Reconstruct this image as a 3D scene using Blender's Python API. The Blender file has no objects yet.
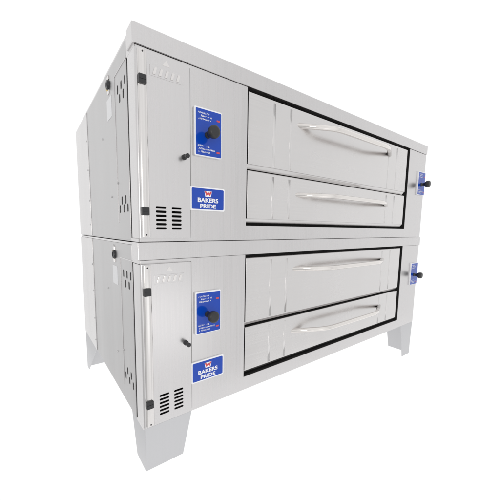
import bpy, bmesh, math, random
from mathutils import Vector, Matrix
random.seed(7)
S = bpy.context.scene
COL = S.collection

# ------------------------------------------------------------------ sizes (metres)
W, D, H = 1.98, 1.100, 0.614          # one oven deck
LEG = 0.235                            # floor to underside of the lower deck
LEG_NEAR = 0.152                       # the near corner's leg ends higher in the photograph

# ------------------------------------------------------------------ materials
def new_mat(name):
    m = bpy.data.materials.new(name); m.use_nodes = True
    nt = m.node_tree
    return m, nt, nt.nodes['Principled BSDF']

def steel(name, base, rough, streak='z', var=0.05, bump=0.0):
    """brushed stainless: fine stretched noise drives colour and roughness"""
    m, nt, b = new_mat(name)
    N, L = nt.nodes, nt.links
    tc = N.new('ShaderNodeTexCoord')
    mp = N.new('ShaderNodeMapping')
    sc = {'z': (260, 260, 3.0), 'x': (3.0, 260, 260)}[streak]
    mp.inputs['Scale'].default_value = sc
    oi = N.new('ShaderNodeObjectInfo'); ad = N.new('ShaderNodeVectorMath'); ad.operation = 'ADD'   # no two sheets brushed alike
    rs = N.new('ShaderNodeMath'); rs.operation = 'MULTIPLY'; rs.inputs[1].default_value = 9.0
    L.new(oi.outputs['Random'], rs.inputs[0])
    L.new(tc.outputs['Object'], ad.inputs[0]); L.new(rs.outputs[0], ad.inputs[1])
    L.new(ad.outputs['Vector'], mp.inputs['Vector'])
    n1 = N.new('ShaderNodeTexNoise'); n1.inputs['Scale'].default_value = 1.0; n1.inputs['Detail'].default_value = 4
    L.new(mp.outputs['Vector'], n1.inputs['Vector'])
    n2 = N.new('ShaderNodeTexNoise'); n2.inputs['Scale'].default_value = 3.2; n2.inputs['Detail'].default_value = 3
    mp2 = N.new('ShaderNodeMapping'); mp2.inputs['Scale'].default_value = (1.6, 1.6, 0.35)
    L.new(ad.outputs['Vector'], mp2.inputs['Vector']); L.new(mp2.outputs['Vector'], n2.inputs['Vector'])
    mix = N.new('ShaderNodeMath'); mix.operation = 'ADD'
    L.new(n1.outputs['Fac'], mix.inputs[0]); L.new(n2.outputs['Fac'], mix.inputs[1])
    mr = N.new('ShaderNodeMapRange')
    mr.inputs['From Min'].default_value = 0.6; mr.inputs['From Max'].default_value = 1.4
    mr.inputs['To Min'].default_value = rough - 0.07; mr.inputs['To Max'].default_value = rough + 0.07
    L.new(mix.outputs[0], mr.inputs['Value']); L.new(mr.outputs['Result'], b.inputs['Roughness'])
    cr = N.new('ShaderNodeMapRange')
    cr.inputs['From Min'].default_value = 0.6; cr.inputs['From Max'].default_value = 1.4
    cr.inputs['To Min'].default_value = 1 - var; cr.inputs['To Max'].default_value = 1 + var
    L.new(mix.outputs[0], cr.inputs['Value'])
    vm = N.new('ShaderNodeVectorMath'); vm.operation = 'SCALE'
    vm.inputs[0].default_value = base
    L.new(cr.outputs['Result'], vm.inputs['Scale']); L.new(vm.outputs['Vector'], b.inputs['Base Color'])
    b.inputs['Metallic'].default_value = 1.0
    # sheet metal is never optically flat: a broad, weak ripple
    bp = N.new('ShaderNodeBump'); bp.inputs['Strength'].default_value = 0.09; bp.inputs['Distance'].default_value = 0.012
    L.new(n2.outputs['Fac'], bp.inputs['Height']); L.new(bp.outputs['Normal'], b.inputs['Normal'])
    return m

def plain(name, base, rough, metallic=0.0, coat=0.0, var=0.03, scale=60):
    m, nt, b = new_mat(name)
    N, L = nt.nodes, nt.links
    tc = N.new('ShaderNodeTexCoord'); n = N.new('ShaderNodeTexNoise'); n.inputs['Scale'].default_value = scale
    L.new(tc.outputs['Object'], n.inputs['Vector'])
    mr = N.new('ShaderNodeMapRange'); mr.inputs['To Min'].default_value = 1 - var; mr.inputs['To Max'].default_value = 1 + var
    L.new(n.outputs['Fac'], mr.inputs['Value'])
    vm = N.new('ShaderNodeVectorMath'); vm.operation = 'SCALE'; vm.inputs[0].default_value = base
    L.new(mr.outputs['Result'], vm.inputs['Scale']); L.new(vm.outputs['Vector'], b.inputs['Base Color'])
    b.inputs['Roughness'].default_value = rough; b.inputs['Metallic'].default_value = metallic
    b.inputs['Coat Weight'].default_value = coat; b.inputs['Coat Roughness'].default_value = 0.05
    return m

M = {}
M['steel'] = steel('brushed_steel', (0.642, 0.629, 0.630), 0.29, 'z', 0.03)
M['door'] = steel('brushed_door_steel', (0.685, 0.670, 0.666), 0.24, 'x', 0.022)
M['side'] = steel('shaded_side_steel', (0.515, 0.509, 0.510), 0.36, 'z', 0.035)  # base colour darkened so the side sheets look shaded
M['bright'] = steel('polished_steel', (0.72, 0.70, 0.69), 0.20, 'z', 0.03)
M['handle'] = steel('satin_handle_steel', (0.77, 0.74, 0.715), 0.17, 'x', 0.03)
M['leg'] = steel('leg_steel', (0.575, 0.575, 0.587), 0.45, 'z', 0.03)
M['black'] = plain('matt_black', (0.012, 0.011, 0.011), 0.8)  # even black used behind and inside the gaps
M['rubber'] = plain('black_plastic', (0.018, 0.018, 0.02), 0.35)
M['blue'] = plain('blue_enamel', (0.002, 0.052, 0.41), 0.12)
M['dial'] = plain('dark_blue_print', (0.006, 0.03, 0.24), 0.25, coat=0.4)
M['white'] = plain('white_print', (0.86, 0.86, 0.88), 0.4)
M['red'] = plain('red_print', (0.60, 0.06, 0.07), 0.4)
M['gap_grey'] = plain('shadow_grey', (0.16, 0.155, 0.155), 0.6)
M['brass'] = plain('brass', (0.62, 0.47, 0.16), 0.35, 1.0)
M['foil'] = plain('foil_sticker', (0.74, 0.74, 0.75), 0.5, 0.6)

# ------------------------------------------------------------------ mesh helpers
def box(bm, x0, x1, y0, y1, z0, z1, bev=0.0):
    vs = [bm.verts.new((x, y, z)) for z in (z0, z1) for y in (y0, y1) for x in (x0, x1)]
    F = [(0, 2, 3, 1), (4, 5, 7, 6), (0, 1, 5, 4), (2, 6, 7, 3), (0, 4, 6, 2), (1, 3, 7, 5)]
    fs = [bm.faces.new([vs[i] for i in f]) for f in F]
    if bev:
        es = list({e for f in fs for e in f.edges})
        bmesh.ops.bevel(bm, geom=es, offset=bev, segments=2, affect='EDGES', profile=0.5)

def prism(bm, pts, axis, a0, a1, bev=0.0):
    """polygon in the two other axes, extruded along axis"""
    def P(p, a):
        if axis == 'y': return (p[0], a, p[1])
        if axis == 'x': return (a, p[0], p[1])
        return (p[0], p[1], a)
    A = [bm.verts.new(P(p, a0)) for p in pts]; B = [bm.verts.new(P(p, a1)) for p in pts]
    n = len(pts)
    fs = [bm.faces.new(A), bm.faces.new(B[::-1])]
    for i in range(n):
        fs.append(bm.faces.new([A[i], B[i], B[(i + 1) % n], A[(i + 1) % n]]))
    bmesh.ops.recalc_face_normals(bm, faces=fs)
    if bev:
        es = list({e for f in fs for e in f.edges})
        bmesh.ops.bevel(bm, geom=es, offset=bev, segments=2, affect='EDGES', profile=0.5)

def lathe(bm, prof, origin, axis, seg=32):
    """profile [(distance along axis, radius)]"""
    ax = Vector(axis).normalized(); u = ax.orthogonal().normalized(); v = ax.cross(u)
    rings = []
    for d, r in prof:
        c = Vector(origin) + ax * d
        if r < 1e-6: rings.append([bm.verts.new(c)])
        else: rings.append([bm.verts.new(c + (u * math.cos(2*math.pi*k/seg) + v * math.sin(2*math.pi*k/seg)) * r) for k in range(seg)])
    fs = []
    for a, b in zip(rings, rings[1:]):
        for k in range(seg):
            k2 = (k + 1) % seg
            if len(a) == 1 and len(b) == 1: continue
            if len(a) == 1: fs.append(bm.faces.new([a[0], b[k], b[k2]]))
            elif len(b) == 1: fs.append(bm.faces.new([a[k], b[0], a[k2]]))
            else: fs.append(bm.faces.new([a[k], b[k], b[k2], a[k2]]))
    for f in fs: f.smooth = True
    bmesh.ops.recalc_face_normals(bm, faces=fs)

def tube(bm, path, r, seg=20):
    path = [Vector(p) for p in path]; rings = []
    for i, p in enumerate(path):
        t = (path[min(i+1, len(path)-1)] - path[max(i-1, 0)]).normalized()
        u = Vector((0, 0, 1)); v = t.cross(u).normalized()
        rings.append([bm.verts.new(p + (u * math.cos(2*math.pi*k/seg) + v * math.sin(2*math.pi*k/seg)) * r) for k in range(seg)])
    fs = []
    for a, b in zip(rings, rings[1:]):
        for k in range(seg):
            f = bm.faces.new([a[k], b[k], b[(k+1) % seg], a[(k+1) % seg]]); f.smooth = True; fs.append(f)
    fs += [bm.faces.new(rings[0]), bm.faces.new(rings[-1][::-1])]
    bmesh.ops.recalc_face_normals(bm, faces=fs)

def obj(name, bm, mat, parent=None):
    me = bpy.data.meshes.new(name); bm.to_mesh(me); bm.free()
    me.materials.append(mat)
    o = bpy.data.objects.new(name, me); COL.objects.link(o)
    if parent: o.parent = parent
    return o

def cut(o, cutter_bm):
    """real openings punched through a sheet"""
    c = obj('cutter', cutter_bm, M['black'])
    md = o.modifiers.new('holes', 'BOOLEAN'); md.object = c; md.operation = 'DIFFERENCE'; md.solver = 'EXACT'
    dg = bpy.context.evaluated_depsgraph_get()
    me = bpy.data.meshes.new_from_object(o.evaluated_get(dg))
    o.modifiers.clear(); old = o.data; o.data = me; bpy.data.meshes.remove(old)
    cm = c.data; bpy.data.objects.remove(c); bpy.data.meshes.remove(cm)

def rrect(x0, x1, z0, z1, r, n=5):
    pts = []
    for cx, cz, a0 in ((x1-r, z1-r, 0), (x0+r, z1-r, 90), (x0+r, z0+r, 180), (x1-r, z0+r, 270)):
        for k in range(n + 1):
            a = math.radians(a0 + 90 * k / n); pts.append((cx + r*math.cos(a), cz + r*math.sin(a)))
    return pts

def text_mesh(bm, body, cx, cz, width, height, y, depth=0.0012, bold=0.0):
    """lettering on the front plane, as solid geometry"""
    cu = bpy.data.curves.new('lettering', 'FONT'); cu.body = body; cu.extrude = depth / 2; cu.offset = bold
    cu.align_x = 'CENTER'
    t = bpy.data.objects.new('lettering', cu); COL.objects.link(t)
    bpy.context.view_layer.update()
    me = bpy.data.meshes.new_from_object(t.evaluated_get(bpy.context.evaluated_depsgraph_get()))
    bpy.data.objects.remove(t); bpy.data.curves.remove(cu)
    xs = [v.co.x for v in me.vertices]; ys = [v.co.y for v in me.vertices]
    sx = width / (max(xs) - min(xs)); sz = height / (max(ys) - min(ys))
    mx = (max(xs) + min(xs)) / 2; my = (max(ys) + min(ys)) / 2
    for v in me.vertices:
        x, yy, z = v.co
        v.co = (cx + (x - mx) * sx, y - z, cz + (yy - my) * sz)
    bm.from_mesh(me); bpy.data.meshes.remove(me)

def copy_tree(o, parent=None):
    c = o.copy(); COL.objects.link(c)
    if parent: c.parent = parent
    for ch in list(o.children): copy_tree(ch, c)
    return c

# ------------------------------------------------------------------ one oven deck
def make_deck():
    root = bpy.data.objects.new('pizza_oven', None); COL.objects.link(root)
    T = 0.012
    # left side wall with punched louver holes (front and rear sheets are two panels with a seam)
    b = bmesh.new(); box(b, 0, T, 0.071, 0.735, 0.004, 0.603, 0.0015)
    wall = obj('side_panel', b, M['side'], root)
    c = bmesh.new()
    def slot(y, z):
        pts = [(y + 0.0075*math.cos(a) , z + 0.0065*math.sin(a) + (0.0075 if math.sin(a) > 0 else -0.0075)) for a in [2*math.pi*(k+.5)/16 for k in range(16)]]
        prism(c, pts, 'x', -0.03, 0.05)
    for y in (0.088, 0.130, 0.172): slot(y, 0.497)
    for y in (0.108, 0.150): slot(y, 0.463)
    for y in (0.116, 0.160): slot(y, 0.136)
    for y in (0.094, 0.138, 0.186): slot(y, 0.108)
    cut(wall, c)
    b = bmesh.new(); box(b, -0.003, T, 0.738, D, 0.004, 0.603, 0.002); obj('rear_side_panel', b, M['steel'], root)
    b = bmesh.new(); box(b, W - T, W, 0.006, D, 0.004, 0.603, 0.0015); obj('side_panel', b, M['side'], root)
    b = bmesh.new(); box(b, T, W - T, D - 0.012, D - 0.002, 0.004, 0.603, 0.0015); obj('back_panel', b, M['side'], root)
    b = bmesh.new(); box(b, 0.001, W - 0.001, 0.052, D - 0.001, 0.603, 0.612, 0.002); obj('top_panel', b, M['steel'], root)
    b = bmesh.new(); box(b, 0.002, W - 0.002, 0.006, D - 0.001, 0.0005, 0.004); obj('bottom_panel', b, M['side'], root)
    # dark chamber behind every gap
    b = bmesh.new(); box(b, 0.020, W - 0.020, 0.040, D - 0.02, 0.006, 0.600)
    obj('oven_chamber', b, M['black'], root)
    b = bmesh.new(); box(b, 0.0135, 0.0195, 0.045, 0.085, 0.008, 0.598); obj('chamber_lining', b, M['black'], root)
    # removable cover on the side
    b = bmesh.new()
    prism(b, [(0.2105, 0.06), (0.2105, 0.552), (0.069, 0.552), (0.069, 0.5495), (0.208, 0.5495), (0.208, 0.06)], 'x', -0.0015, 0.0002)
    obj('cover_edge', b, M['steel'], root)
    # header strip above the doors
    b = bmesh.new(); box(b, -0.0035, W + 0.002, -0.005, 0.050, 0.5585, 0.6135, 0.002)
    obj('header_panel', b, M['steel'], root)
    # front sheet: a U round the door opening
    b = bmesh.new()
    prism(b, [(0.005, 0.0006), (W, 0.0006), (W, 0.5575), (1.738, 0.5575), (1.738, 0.056), (0.4155, 0.056), (0.4155, 0.5575), (0.005, 0.5575), (0.005, 0.50), (0.164, 0.50), (0.164, 0.028), (0.005, 0.0280)], 'y', 0.0, 0.004, 0.0008)
    obj('front_panel', b, M['steel'], root)
    # black lining added just inside the opening to keep the gap dark
    b = bmesh.new()
    prism(b, [(0.40, 0.042), (1.76, 0.042), (1.76, 0.557), (1.7385, 0.557), (1.7385, 0.0555), (0.4150, 0.0555), (0.4150, 0.557), (0.40, 0.557)], 'y', 0.0045, 0.0395)
    obj('dark_gap_lining', b, M['black'], root)

    b = bmesh.new(); box(b, 0.0046, 0.0195, 0.0045, 0.0445, 0.003, 0.602); obj('corner_post', b, M['steel'], root)
    b = bmesh.new(); box(b, 0.0006, 0.0044, 0.001, 0.069, 0.5475, 0.602); obj('corner_filler', b, M['steel'], root)
    b = bmesh.new(); box(b, 0.0006, 0.0044, 0.001, 0.069, 0.0006, 0.0105); obj('corner_filler', b, M['steel'], root)
    b = bmesh.new(); box(b, 0.1726, 0.1792, -0.0014, 0.0, 0.012, 0.546); obj('shadow_gap', b, M['gap_grey'], root)  # dark strip painted in as the shadow gap beside the service door
    # ---- service door wrapping the front left corner
    b = bmesh.new()
    y0 = -0.012
    r = 0.006
    arc = [(r - r*math.sin(a), y0 + r - r*math.cos(a)) for a in [math.pi/2*k/6 for k in range(6, -1, -1)]]
    prism(b, arc + [(0.172, y0), (0.172, -0.0015), (0.004, -0.0015), (0.004, 0.055), (0.0, 0.055)], 'z', 0.012, 0.546, 0.0)
    sd = obj('service_door', b, M['steel'], root)
    c = bmesh.new()
    for x0 in (0.053, 0.105):
        for k in range(6):
            z = 0.106 - k * 0.0128
            prism(c, rrect(x0, x0 + 0.034, z - 0.0036, z + 0.0036, 0.0034), 'y', -0.03, 0.0)
    cut(sd, c)
    b = bmesh.new()   # rolled hinge strip
    pts = [(0.0205 + 0.0135*math.cos(a), y0 - 0.0005 - 0.006*math.sin(a)) for a in [math.pi*k/10 for k in range(11)]]
    prism(b, pts, 'z', 0.016, 0.542)
    for f in b.faces: f.smooth = len(f.verts) == 4 and f.normal.y < 0.5
    for e in b.edges:
        if any(not f.smooth for f in e.link_faces): e.smooth = False
    hs = obj('hinge_strip', b, M['bright'], sd)
    for z in (0.461, 0.0925):
        b = bmesh.new(); box(b, 0.0065, 0.0295, y0 - 0.013, y0 + 0.001, z - 0.0125, z + 0.0125, 0.002)
        box(b, 0.0085, 0.0275, y0 - 0.0143, y0 - 0.0125, z - 0.0015, z + 0.0015)
        obj('latch', b, M['rubber'], sd)
    b = bmesh.new()
    lathe(b, [(0, 0.0085), (0.006, 0.0085), (0.007, 0.006), (0.020, 0.0065), (0.026, 0.0075), (0.028, 0.0065), (0.028, 0)], (0.150, y0, 0.268), (0, -1, 0), 24)
    obj('door_knob', b, M['rubber'], sd)
    b = bmesh.new()   # frame pressed into the top of the door, with a row of slanted louvers in it
    box(b, 0.043, 0.146, y0 - 0.0012, y0 + 0.001, 0.482, 0.511, 0.0008)
    pl = obj('embossed_plate', b, M['steel'], sd)
    for k in range(5):
        x = 0.050 + k * 0.0185
        b = bmesh.new()
        prism(b, [(x, 0.4865), (x + 0.0085, 0.4865), (x + 0.0150, 0.5065), (x + 0.0065, 0.5065)], 'y', y0 - 0.0034, y0 - 0.001, 0.001)
        obj('louver', b, M['bright'], pl)
    b = bmesh.new(); prism(b, [(0.082, 0.520), (0.106, 0.520), (0.094, 0.536)], 'y', y0 - 0.0006, y0 + 0.0005); obj('warning_mark', b, M['bright'], sd)
    for z in (0.536, 0.022):
        b = bmesh.new(); lathe(b, [(0, 0.0025), (0.0012, 0.0022), (0.0014, 0)], (0.0205, y0 - 0.0064, z), (0, -1, 0), 12)
        obj('screw', b, M['rubber'], sd)

    # ---- two doors
    def door(name, z0, z1, hz, hr):
        x0, x1 = 0.4185, 1.698
        b = bmesh.new()
        lip = 0.020
        prof = [(-0.002, z0), (-0.002, z1 - 0.003), (0.001, z1), (0.034, z1), (0.034, z0 - 0.0165), (0.0125, z0 - 0.0165), (0.0035, z0 - 0.003), (0.0035, z0)]
        prism(b, prof, 'x', x0, x1, 0.0008)
        for x in (0.551, 0.645, 1.470, 1.566):       # pressed vertical beads
            pts = [(x + 0.0062*math.cos(a), -0.0018 - 0.0016*math.sin(a)) for a in [math.pi*k/10 for k in range(11)]]
            prism(b, pts, 'z', z0 + 0.004, z1 - 0.012)
        for f in b.faces:
            if len(f.verts) == 4 and abs(f.normal.z) < 0.1 and f.normal.y < -0.02 and f.calc_area() < 0.0012: f.smooth = True
        d = obj(name, b, M['door'], root)
        # bent bar handle
        ya, yo = -0.001, -0.070
        xa, xb, xc, xd = 0.708, 0.862, 1.325, 1.476
        def fillet(p, q, s, rr, n=7):
            p, q, s = Vector(p), Vector(q), Vector(s)
            a = q + (p - q).normalized() * rr; e = q + (s - q).normalized() * rr
            return [a*(1-t)**2 + q*2*t*(1-t) + e*t*t for t in [k/n for k in range(n+1)]]
        A, B, C, E = (xa - 0.0272, ya + 0.012, hz), (xb, yo, hz), (xc, yo, hz), (xd + 0.0272, ya + 0.012, hz)
        b = bmesh.new()
        tube(b, [Vector(A)] + fillet(A, B, C, 0.05) + fillet(B, C, E, 0.05) + [Vector(E)], hr)
        obj('handle', b, M['handle'], d)
    door('oven_door', 0.287, 0.545, 0.482, 0.0110)
    door('lower_door', 0.083, 0.264, 0.193, 0.0103)

    # ---- blue control plates with black knob
    def control(x0, x1):
        z0, z1 = 0.283, 0.437
        b = bmesh.new(); prism(b, rrect(x0, x1, z0, z1, 0.004), 'y', -0.008, 0.0015, 0.0012)
        p = obj('control_plate', b, M['white'], root)
        bx0, bx1 = x0 + 0.005, x1 - 0.0025
        b = bmesh.new(); prism(b, rrect(bx0, bx1, z0 + 0.003, z1 - 0.005, 0.003), 'y', -0.0088, -0.0075); obj('blue_face', b, M['blue'], p)
        cx, cz = (x0 + x1) / 2 - 0.004, 0.353
        rnd = random.Random(3)   # worn italic print: lines of slanted strokes
        for zc, wd in ((0.420, 0.042), (0.4105, 0.055), (0.401, 0.048), (0.316, 0.050), (0.306, 0.064), (0.297, 0.046)):
            b = bmesh.new()
            x = bx0 + 0.006 + rnd.random() * 0.004
            xe = x + wd
            while x < xe:
                w = 0.0012 + rnd.random() * 0.0014; hh = 0.0018 + rnd.random() * 0.0014
                if rnd.random() < 0.86:
                    prism(b, [(x, zc - hh), (x + w * 0.8, zc - hh), (x + w + 0.0014, zc + hh), (x + 0.0022, zc + hh)], 'y', -0.0092, -0.0085)
                    if rnd.random() < 0.6:
                        q = zc + rnd.choice((-1, 0, 1)) * hh * 0.8
                        box(b, x + w + 0.0002, x + w + 0.002, -0.0092, -0.0085, q - 0.0007, q + 0.0007)
                x += w + 0.0022
            obj('lettering', b, M['white'], p)
        for za in (0.402, 0.298):
            b = bmesh.new(); prism(b, rrect(bx1 - 0.019, bx1 - 0.006, za + 0.001, za + 0.0065, 0.0015), 'y', -0.0093, -0.0085)
            obj('red_mark', b, M['red'], p)
        b = bmesh.new()
        lathe(b, [(0, 0.011), (0.005, 0.011), (0.007, 0.0085), (0.018, 0.0095), (0.026, 0.0155), (0.032, 0.0195), (0.042, 0.0208), (0.048, 0.0198), (0.051, 0.0165), (0.052, 0.012), (0.0525, 0)], (cx, -0.0085, cz), (0, -1, 0), 40)
        obj('knob', b, M['rubber'], p)
    control(0.190, 0.296)
    control(1.868, 1.972)

    # ---- enamel name badge
    b = bmesh.new(); prism(b, rrect(0.174, 0.3125, 0.1035, 0.183, 0.005), 'y', -0.005, 0.0015, 0.001)
    s = obj('name_badge', b, M['white'], root)
    b = bmesh.new(); prism(b, rrect(0.1805, 0.3075, 0.1085, 0.178, 0.004), 'y', -0.0058, -0.0045); obj('blue_face', b, M['blue'], s)
    b = bmesh.new(); text_mesh(b, 'BAKERS', 0.243, 0.1390, 0.082, 0.0150, -0.0062, bold=0.028); obj('lettering', b, M['white'], s)
    b = bmesh.new(); text_mesh(b, 'PRIDE', 0.243, 0.1195, 0.063, 0.0138, -0.0062, bold=0.028); obj('lettering', b, M['white'], s)
    b = bmesh.new(); prism(b, [(0.228, 0.1700), (0.258, 0.1700), (0.254, 0.1510), (0.232, 0.1510)], 'y', -0.0064, -0.0055)
    em = obj('emblem_ground', b, M['white'], s)
    b = bmesh.new()   # red crown-like W
    prism(b, [(0.2285, 0.1690), (0.2350, 0.1690), (0.2378, 0.1625), (0.2430, 0.1690), (0.2482, 0.1625), (0.2510, 0.1690), (0.2575, 0.1690), (0.2500, 0.1535), (0.2430, 0.1605), (0.2360, 0.1535)], 'y', -0.0068, -0.006)
    obj('emblem', b, M['red'], s)

    # ---- things on the side wall
    b = bmesh.new()
    lathe(b, [(0, 0.016), (0.006, 0.016), (0.008, 0.014), (0.008, 0.009), (0.002, 0.009), (0.002, 0)], (0.0, 0.288, 0.556), (-1, 0, 0), 28)
    g = obj('cable_bushing', b, M['rubber'], root)
    b = bmesh.new(); lathe(b, [(0, 0.0165), (0.004, 0.0165), (0.0045, 0.0150), (0.004, 0)], (0.0, 0.300, 0.556), (-1, 0, 0), 28); obj('brass_ring', b, M['brass'], g)
    for z in (0.574, 0.526):
        b = bmesh.new(); box(b, -0.003, 0.0005, 0.280, 0.302, z, z + 0.013, 0.001); obj('bracket', b, M['bright'], g)
    b = bmesh.new(); box(b, -0.0008, 0.0004, 0.255, 0.325, 0.440, 0.512); obj('sticker', b, M['foil'], root)
    for y, z in ((0.752, 0.47), (0.752, 0.33), (0.752, 0.18), (0.752, 0.06), (0.42, 0.40), (0.30, 0.16), (0.205, 0.20), (0.30, 0.59)):
        b = bmesh.new(); lathe(b, [(0, 0.0042), (0.002, 0.004), (0.003, 0.0025), (0.003, 0)], (-0.003 if y > .74 else 0.0, y, z), (-1, 0, 0), 14)
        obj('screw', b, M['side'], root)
    return root

lower = make_deck()
lower.location = (0, 0, LEG)
upper = copy_tree(lower)
upper.location = (0, 0, LEG + H + 0.0005)
for o, lab in ((lower, 'lower deck oven standing on four tapered steel legs, carrying the other oven'),
               (upper, 'upper deck oven without legs, stacked on top of the other oven')):
    o['label'] = lab; o['category'] = 'pizza oven'; o['group'] = 'stacked stainless steel pizza ovens'

# ---- legs (parts of the lower oven)
def leg(sx, sy, h, side_top, side_bot):
    """angle leg: a front/back plate and a side plate, both tapering"""
    b = bmesh.new()
    X = lambda d: (0.006 if sy < 0 else -0.001) + d if sx < 0 else W - 0.001 - d
    Y = lambda d: 0.001 + d if sy < 0 else D - 0.0005 - d
    t = 0.004
    taper = 0.055 * h / LEG
    o1 = 0.0 if sx < 0 else 0.016      # right hand legs lean in a little
    prism(b, [(X(0), 0.0), (X(0.172), 0.0), (X(0.172 - taper), -h), (X(o1), -h)], 'y', Y(0), Y(t), 0.0008)
    prism(b, [(Y(t + 0.0003), 0.0), (Y(side_top), 0.0), (Y(side_bot), -h), (Y(t + 0.0003), -h)], 'x', X(0.0005), X(t), 0.0)
    l = obj('leg', b, M['leg'], lower)
    return l
leg(-1, -1, LEG_NEAR, 0.145, 0.092)
leg(1, -1, LEG, 0.185, 0.150)
leg(-1, 1, LEG, 0.33, 0.05)
leg(1, 1, LEG, 0.33, 0.05)

# ------------------------------------------------------------------ floor: white slab with an added glow that removes shade under the oven
m, nt, b = new_mat('glowing_white_floor')
b.inputs['Base Color'].default_value = (0.06, 0.06, 0.06, 1); b.inputs['Roughness'].default_value = 0.9
b.inputs['Specular IOR Level'].default_value = 0.0
b.inputs['Emission Color'].default_value = (1, 1, 1, 1); b.inputs['Emission Strength'].default_value = 1.02
bm = bmesh.new(); box(bm, -0.2, 14, -0.45, 14, -0.05, 0.0)
fl = obj('floor', bm, m); fl['kind'] = 'structure'

# ------------------------------------------------------------------ white studio surround and added lamps
w = bpy.data.worlds.new('World'); S.world = w; w.use_nodes = True
nt = w.node_tree; bg = nt.nodes['Background']
tc = nt.nodes.new('ShaderNodeTexCoord'); sp = nt.nodes.new('ShaderNodeSeparateXYZ')
nt.links.new(tc.outputs['Generated'], sp.inputs[0])
def dim(axis, lo, hi, amount):       # a little less light from behind the camera and from the left of the set
    mr = nt.nodes.new('ShaderNodeMapRange'); mr.interpolation_type = 'SMOOTHSTEP'
    mr.inputs['From Min'].default_value = lo; mr.inputs['From Max'].default_value = hi
    mr.inputs['To Min'].default_value = amount; mr.inputs['To Max'].default_value = 0.0
    nt.links.new(sp.outputs[axis], mr.inputs['Value'])
    return mr.outputs['Result']
# behind the camera: invented light and dark bands for the steel fronts to mirror
cr = nt.nodes.new('ShaderNodeValToRGB'); cr.color_ramp.interpolation = 'B_SPLINE'
stops = [(0.0, 0.10), (0.20, 0.03), (0.34, 0.0), (0.50, 0.10), (0.565, 0.26), (0.61, 0.24), (0.66, 0.02), (0.71, 0.16), (0.76, 0.17), (0.81, 0.04), (0.86, 0.10), (0.92, 0.0), (1.0, 0.0)]
while len(cr.color_ramp.elements) < len(stops): cr.color_ramp.elements.new(0.5)
for e, (q, v) in zip(cr.color_ramp.elements, stops): e.position = q; e.color = (v, v, v, 1)
nt.links.new(sp.outputs['X'], cr.inputs['Fac'])
pr = nt.nodes.new('ShaderNodeMath'); pr.operation = 'MULTIPLY'
nt.links.new(dim('Y', -0.3, -0.05, 1.0), pr.inputs[0]); nt.links.new(cr.outputs['Color'], pr.inputs[1])
s0 = nt.nodes.new('ShaderNodeMath'); s0.operation = 'SUBTRACT'; s0.inputs[0].default_value = 1.04
nt.links.new(pr.outputs[0], s0.inputs[1])
# a little darker low on the left of the set
lo = nt.nodes.new('ShaderNodeMath'); lo.operation = 'MULTIPLY'
nt.links.new(dim('X', -0.55, -0.2, 0.30), lo.inputs[0]); nt.links.new(dim('Z', -0.35, 0.0, 1.0), lo.inputs[1])
s1 = nt.nodes.new('ShaderNodeMath'); s1.operation = 'SUBTRACT'
nt.links.new(s0.outputs[0], s1.inputs[0]); nt.links.new(lo.outputs[0], s1.inputs[1])
s2 = nt.nodes.new('ShaderNodeMath'); s2.operation = 'SUBTRACT'
nt.links.new(s1.outputs[0], s2.inputs[0]); nt.links.new(dim('X', -0.85, -0.2, 0.07), s2.inputs[1])
nt.links.new(s2.outputs[0], bg.inputs['Strength'])
bg.inputs['Color'].default_value = (1, 1, 1, 1)

def area(name, loc, target, sx, sy, power, col=(1, 1, 1)):
    l = bpy.data.lights.new(name, 'AREA'); l.shape = 'RECTANGLE'; l.size = sx; l.size_y = sy; l.energy = power; l.color = col
    o = bpy.data.objects.new(name, l); COL.objects.link(o); o.location = loc
    o.rotation_euler = (Vector(target) - Vector(loc)).to_track_quat('-Z', 'Y').to_euler()
area('added_soft_light', (-2.0, -3.4, 1.0), (0.6, 0, 0.7), 1.2, 1.6, 22, (1, 0.97, 0.94))  # unseen lamp added for highlights on the handles

# ------------------------------------------------------------------ camera (fitted to the photograph)
px, py, pz, yaw, pit, rol, f, cx, cy = (-0.2722, -0.8600, 0.0411, 0.6182, -0.1127, 0.0090, 283.62, 229.395, 261.57)
F = Vector((math.sin(yaw)*math.cos(pit), math.cos(yaw)*math.cos(pit), math.sin(pit)))
R = F.cross(Vector((0, 0, 1))).normalized(); U = R.cross(F)
R2 = R*math.cos(rol) + U*math.sin(rol); U2 = -R*math.sin(rol) + U*math.cos(rol)
cam = bpy.data.cameras.new('camera'); co = bpy.data.objects.new('camera', cam); COL.objects.link(co)
area('added_low_fill', (0.75, -2.2, -0.1), (0.1, 0, 0.45), 1.3, 0.7, 1.0)  # unseen fill added to brighten the lower left front
co.matrix_world = Matrix(((R2.x, U2.x, -F.x, px), (R2.y, U2.y, -F.y, py), (R2.z, U2.z, -F.z, pz + LEG + H), (0, 0, 0, 1)))
cam.sensor_width = 36; cam.lens = f / 500 * 36
cam.shift_x = (250 - cx) / 500; cam.shift_y = (cy - 250) / 500
cam.clip_start = 0.01; cam.clip_end = 200
S.camera = co
S.view_settings.view_transform = 'Standard'; S.view_settings.look = 'None'; S.view_settings.exposure = 0; S.view_settings.gamma = 1
